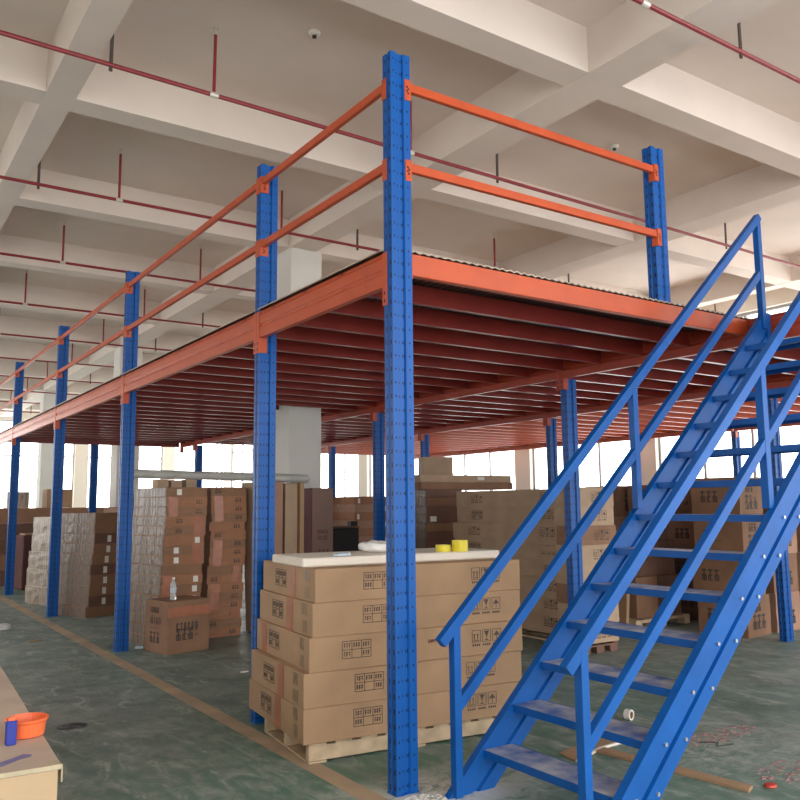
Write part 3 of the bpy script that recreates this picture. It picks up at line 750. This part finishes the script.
# right-hand pile of cube cartons
k = 0; cube_lbl = []
def cube(x, y, z, w, d, h, rz, mt, label):
    carton(x, y, z, w, d, h, rz, mt, label, prints=[('f', .12*w/.5, .08, .17, 'glyph'), ('f', .14*w/.5, .27, .10, 'glyph'), ('l', .12, .16, .14, 'glyph')], sag=.004)
cols = [('first', 5.80, 1.78, R(4)), ('second', 6.40, 1.80, 0), ('third', 6.95, 1.75, R(-2)), ('fourth', 7.50, 1.8, 0)]
rows_ = ['bottom', 'second', 'third', 'topmost']
for ci, (cn_, x, y, rz) in enumerate(cols):
    z = 0
    for j in range(4):
        dx = [0, -.12, .08, .10][j] if ci == 0 else [0, 0, .03, .02][j]
        if ci == 0 and j >= 2: dx = .0
        cube(x+dx*.5, y+random.uniform(-.01, .01), z, .50, .60, .44, rz, ['card_b', 'card_p'][(j+ci) % 2] if ci else 'card_b', '%s cube carton, %s column from the left, in the pile right of the stair' % (rows_[j], cn_))
        z += .442
for ci, (cn_, x, y, h0) in enumerate((('nearest', 6.55, 2.75, 4), ('middle', 6.6, 3.45, 4), ('farthest', 6.5, 4.15, 4))):
    z = 0
    for j in range(h0):
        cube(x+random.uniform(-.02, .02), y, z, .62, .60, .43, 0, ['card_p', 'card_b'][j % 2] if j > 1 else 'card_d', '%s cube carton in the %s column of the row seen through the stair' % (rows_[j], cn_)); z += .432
slab(5.12, 2.9, .05, .5, .95, 0, R(6), 'card', 'thin tan board leaning in the dark gap behind the stair', 'board')
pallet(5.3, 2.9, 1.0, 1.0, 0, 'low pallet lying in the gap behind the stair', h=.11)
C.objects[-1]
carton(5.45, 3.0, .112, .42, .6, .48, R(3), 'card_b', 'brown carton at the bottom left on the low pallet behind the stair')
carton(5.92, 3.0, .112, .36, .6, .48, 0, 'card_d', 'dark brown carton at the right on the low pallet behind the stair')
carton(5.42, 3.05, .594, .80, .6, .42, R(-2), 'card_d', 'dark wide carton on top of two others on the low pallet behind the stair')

# --- left background: shrink-wrapped stacks and long packs
stack(.34, 8.15, .47, .85, 0, [.142]*10, R(20), ['card_b', 'card_d', 'card_b'], 'in the shrink-wrapped stack between two left posts', lean=(.10, .05), seed=14, wrap=True, sag=.003,
      labels_fn=lambda i, w, d, h: [('f', .20, .26, .02, .11)] if 1 <= i <= 7 else [])
stack(.22, 9.9, .55, .9, 0, [.27]*5, R(14), 'wrap_w', 'in the pale wrapped stack left of the fourth left post', lean=(.08, 0), seed=15, noun='pale wrapped bundle', name='wrapped_bundle', sag=.004)
wr = empty('upright_case', (.28, 12.75, 0), R(8)); tag(wr, 'tall dark maroon case standing on the floor near the far left post', 'case')
MB().box(0, .42, 0, .4, .02, 1.0).build('case_body', M['maroon'], wr, bevel=.02)
MB().box(.14, .44, -.006, -.001, .05, .93).build('dark_panel', M['black'], wr)
MB().box(.05, .35, .05, .35, 1.001, 1.03).build('case_top', M['card_g'], wr)
MB().box(.18, .20, -.012, -.006, .6, .75).build('handle', M['steel'], wr)
for i in range(4):
    carton(-.9+.03*i, 14.0, .30*i, 2.9, .9, .298, 0, ['card_d', 'card_b', 'card_d', 'card_d'][i], '%s long dark brown pack in the low pile behind the maroon case' % (['bottom', 'second', 'third', 'topmost'][i]))
for i in range(3):
    carton(-.4, 16.2, .50*i, 3.2, 1.0, .498, 0, ['card_b', 'card_d', 'card_b'][i], '%s long pack in the farther pile near the end windows' % (['bottom', 'second', 'topmost'][i]))
carton(1.35, 16.3, 1.4985, .55, .5, .42, 0, 'card', 'lone tan carton standing on the farther pile near the end windows')
carton(.55, 16.4, 1.4985, .45, .5, .36, 0, 'wrap_w', 'pale wrapped bundle on the farther pile left of the lone tan carton')
stack(1.6, 11.2, 1.15, .9, 0, [.30]*5, R(4), ['card_b', 'card_d'], 'in the tall block behind the shrink-wrapped stack', seed=17, noun='wide brown carton')
carton(1.75, 11.25, 1.503, .3, .5, .24, 0, 'wrap_w', 'small shiny wrapped bundle on top of the tall block behind the shrink-wrapped stack')
carton(2.2, 11.25, 1.503, .5, .6, .27, 0, 'card_b', 'brown carton on top of the tall block behind the shrink-wrapped stack')

# ------------------------------------------------------------------ board table at the lower left
tb = empty('packing_bench', (-1.955, -1.09, 0), R(-3.2)); tag(tb, 'tan board-topped packing bench at the lower left corner of the picture', 'bench')
MB().box(-1.1, 0, 0, 4.2, .735, .75).build('bench_top', M['ply'], tb, bevel=.002)
MB().box(-1.095, -.008, .006, 4.19, .0, .734).build('bench_side', M['plyside'], tb)
e = MB(); e.box(-1.1, .003, -.002, 0, .738, .7505); e.box(-.03, .004, -.003, .05, .7506, .7512); e.box(.0005, .004, -.002, .05, .70, .7512)
M['ctape'] = mat('cream_edge_tape', (.46, .40, .27), .45, vary=.15, scale=20)
e.build('edge_tape', M['ctape'], tb)
sc_ = MB(); bm = sc_.bm
pts = [(-.24, .03), (-.19, .055), (-.15, .07), (-.10, .115), (-.066, .13), (-.062, .152), (-.085, .168), (-.12, .14), (-.16, .11), (-.21, .085), (-.25, .07)]
A = [bm.verts.new((x, y, .7503)) for x, y in pts]; B = [bm.verts.new((x, y, .7507)) for x, y in pts]
bm.faces.new(A); bm.faces.new(list(reversed(B)))
for i in range(len(pts)): bm.faces.new((A[i], A[(i+1)%len(pts)], B[(i+1)%len(pts)], B[i]))
M['smear'] = mat('blue_violet_smear', (.18, .17, .34), .6, vary=.2, scale=20)
sc_.build('ink_stain', M['smear'], tb)
bk = empty('plastic_basket', (-1.985, -.70, .7505)); tag(bk, 'small bright orange plastic basin on the packing bench', 'basin')
MB().lathe([(.044, 0), (.054, .004), (.060, .052), (.064, .056), (.060, .058), (.050, .008), (.001, .007)], 28, sx=1.05).build('bowl', M['basket'], bk, smooth=False)
MB().lathe([(.060, .046), (.065, .052), (.066, .058), (.060, .060)], 28, sx=1.05, closed=True).build('rim', M['basket'], bk)
bb = empty('blue_container', (-2.045, -.785, .7505)); tag(bb, 'small dark blue container standing left of the orange basin', 'container')
MB().box(-.016, .016, -.012, .012, 0, .075).build('body', M['bluebox'], bb, bevel=.003)
MB().box(-.010, .010, -.008, .008, .075, .085).build('cap', M['basket'], bb)

# ------------------------------------------------------------------ floor items
ln = MB().box(-.245, -.125, -6, 16, .0005, .002).build('trim_90', M['line']); structure(ln, 'tan painted floor line along the deck edge')
# white roll end, small rubbish
t = empty('tape_roll', (2.08, .27, .036)); tag(t, 'white tape roll standing on its edge on the floor under the stair', 'tape roll'); t.rotation_euler = (R(90), 0, R(12))
MB().lathe([(.036, -.022), (.036, .022), (.026, .022), (.026, -.022)], 24, closed=True).build('wound_tape', M['label'], t)
MB().lathe([(.0258, -.021), (.0258, .021), (.023, .021), (.023, -.021)], 24, closed=True).build('core', M['card'], t)
o = MB().prism([(1.33, -.12), (1.44, -1.06), (1.52, -1.03), (1.42, -.10)], .0005, .016).build('wooden_strip', M['card'], bevel=.002); tag(o, 'long tan flat strip on the floor right of the stair foot', 'strip')
o = MB().prism([(1.10, -.17), (1.40, -.075), (1.66, -.06), (1.64, .10), (1.14, .0)], .0005, .007).build('cardboard_piece', M['card']); tag(o, 'flat tan cardboard piece on the floor seen between the lowest treads', 'cardboard piece')
MB().prism([(1.10, -.172), (1.40, -.077), (1.66, -.062), (1.66, -.078), (1.40, -.094), (1.10, -.188)], .0005, .014).build('torn_edge', M['foam'], o)
o = MB().box(0, .05, 0, .03, 0, .03).build('black_scrap', M['black'], bevel=.006); o.location = (2.37, -.03, 0); o.rotation_euler = (0, 0, R(30)); tag(o, 'little black scrap on the floor right of the stair', 'scrap')
rp = MB(); rp.lathe([(.015, 0), (.030, .004), (.027, .014), (.013, .016)], 12, sx=1.3); o = rp.build('red_scrap', M['red']); o.location = (1.62, -1.07, 0); tag(o, 'small bright red scrap on the floor by the end of the tan strip', 'scrap')
def litter(name, cx, cy, rx, ry, n, mt, label, seed):
    rr = random.Random(seed); mb = MB()
    for i in range(n):
        a = rr.uniform(0, 6.28); q = math.sqrt(rr.random()); x, y = cx+rx*q*math.cos(a), cy+ry*q*math.sin(a); s = rr.uniform(.004, .012)
        mt_ = Matrix.Translation((x, y, 0)) @ Matrix.Rotation(rr.uniform(0, 3), 4, 'Z')
        mb.box(-s, s, -s*.4, s*.4, .0006, .0006+rr.uniform(.001, .005), mt_)
    o = mb.build(name, M[mt]); tag(o, label, 'litter', kind='stuff')
litter('paper_litter', 2.25, -.33, .38, .10, 150, 'pinkbits', 'band of pinkish paper scraps on the floor right of the stair', 1)
litter('paper_litter', 1.95, -1.0, .26, .16, 110, 'pinkbits', 'scattered pinkish scraps on the floor at the lower right edge', 2)
litter('plaster_crumbs', .0, -.17, .14, .09, 140, 'label', 'whitish crumbs around the foot of the near corner post', 3)
def string(pts, label, r=.003):
    mb = MB()
    for p, q in zip(pts[:-1], pts[1:]):
        k = 4
        mb.tube((p[0], p[1], r+.0008), (q[0], q[1], r+.0008), r, 6)
    tag(mb.build('string', M['cable']), label, 'string')
string([(2.55, -.75), (2.42, -.83), (2.48, -.9), (2.3, -.93), (2.36, -1.02), (2.2, -1.05), (2.22, -1.15), (2.05, -1.2), (2.0, -1.3)], 'tangled dark string on the floor at the right edge of the picture')
string([(2.0, -.35), (2.1, -.42), (2.02, -.47), (2.14, -.5)], 'short dark string on the floor just right of the stair')

def scrap(x, y, w, d, h, rz, mt, label, name='paper_scrap', cat='scrap'):
    rr = random.Random(int(x*991)); mb = MB(); n = 7
    P = [(w*math.cos(2*math.pi*i/n)*rr.uniform(.7, 1), d*math.sin(2*math.pi*i/n)*rr.uniform(.7, 1)) for i in range(n)]
    A = [mb.bm.verts.new((a, b, .001)) for a, b in P]; B = [mb.bm.verts.new((a*.9, b*.9, h*rr.uniform(.5, 1))) for a, b in P]; c_ = mb.bm.verts.new((0, 0, h*.8))
    mb.bm.faces.new(list(reversed(A)))
    for i in range(n): mb.bm.faces.new((A[i], A[(i+1)%n], B[(i+1)%n], B[i])); mb.bm.faces.new((B[i], B[(i+1)%n], c_))
    o = mb.build(name, M[mt]); o.location = (x, y, 0); o.rotation_euler = (0, 0, rz); tag(o, label, cat)
scrap(-.80, 7.75, .16, .12, .09, 0, 'bag', 'white crumpled bag on the floor at the left edge of the picture', 'crumpled_bag', 'plastic bag')
scrap(-.60, 6.51, .10, .05, .012, .4, 'card', 'small tan paper scrap on the floor left of the painted line')
scrap(.20, 5.30, .06, .05, .03, 0, 'film', 'bluish plastic scrap on the floor beside the bottle carton')
scrap(.60, 3.43, .05, .03, .012, 0, 'label', 'tiny white scrap on the floor beside the post behind the front stack')
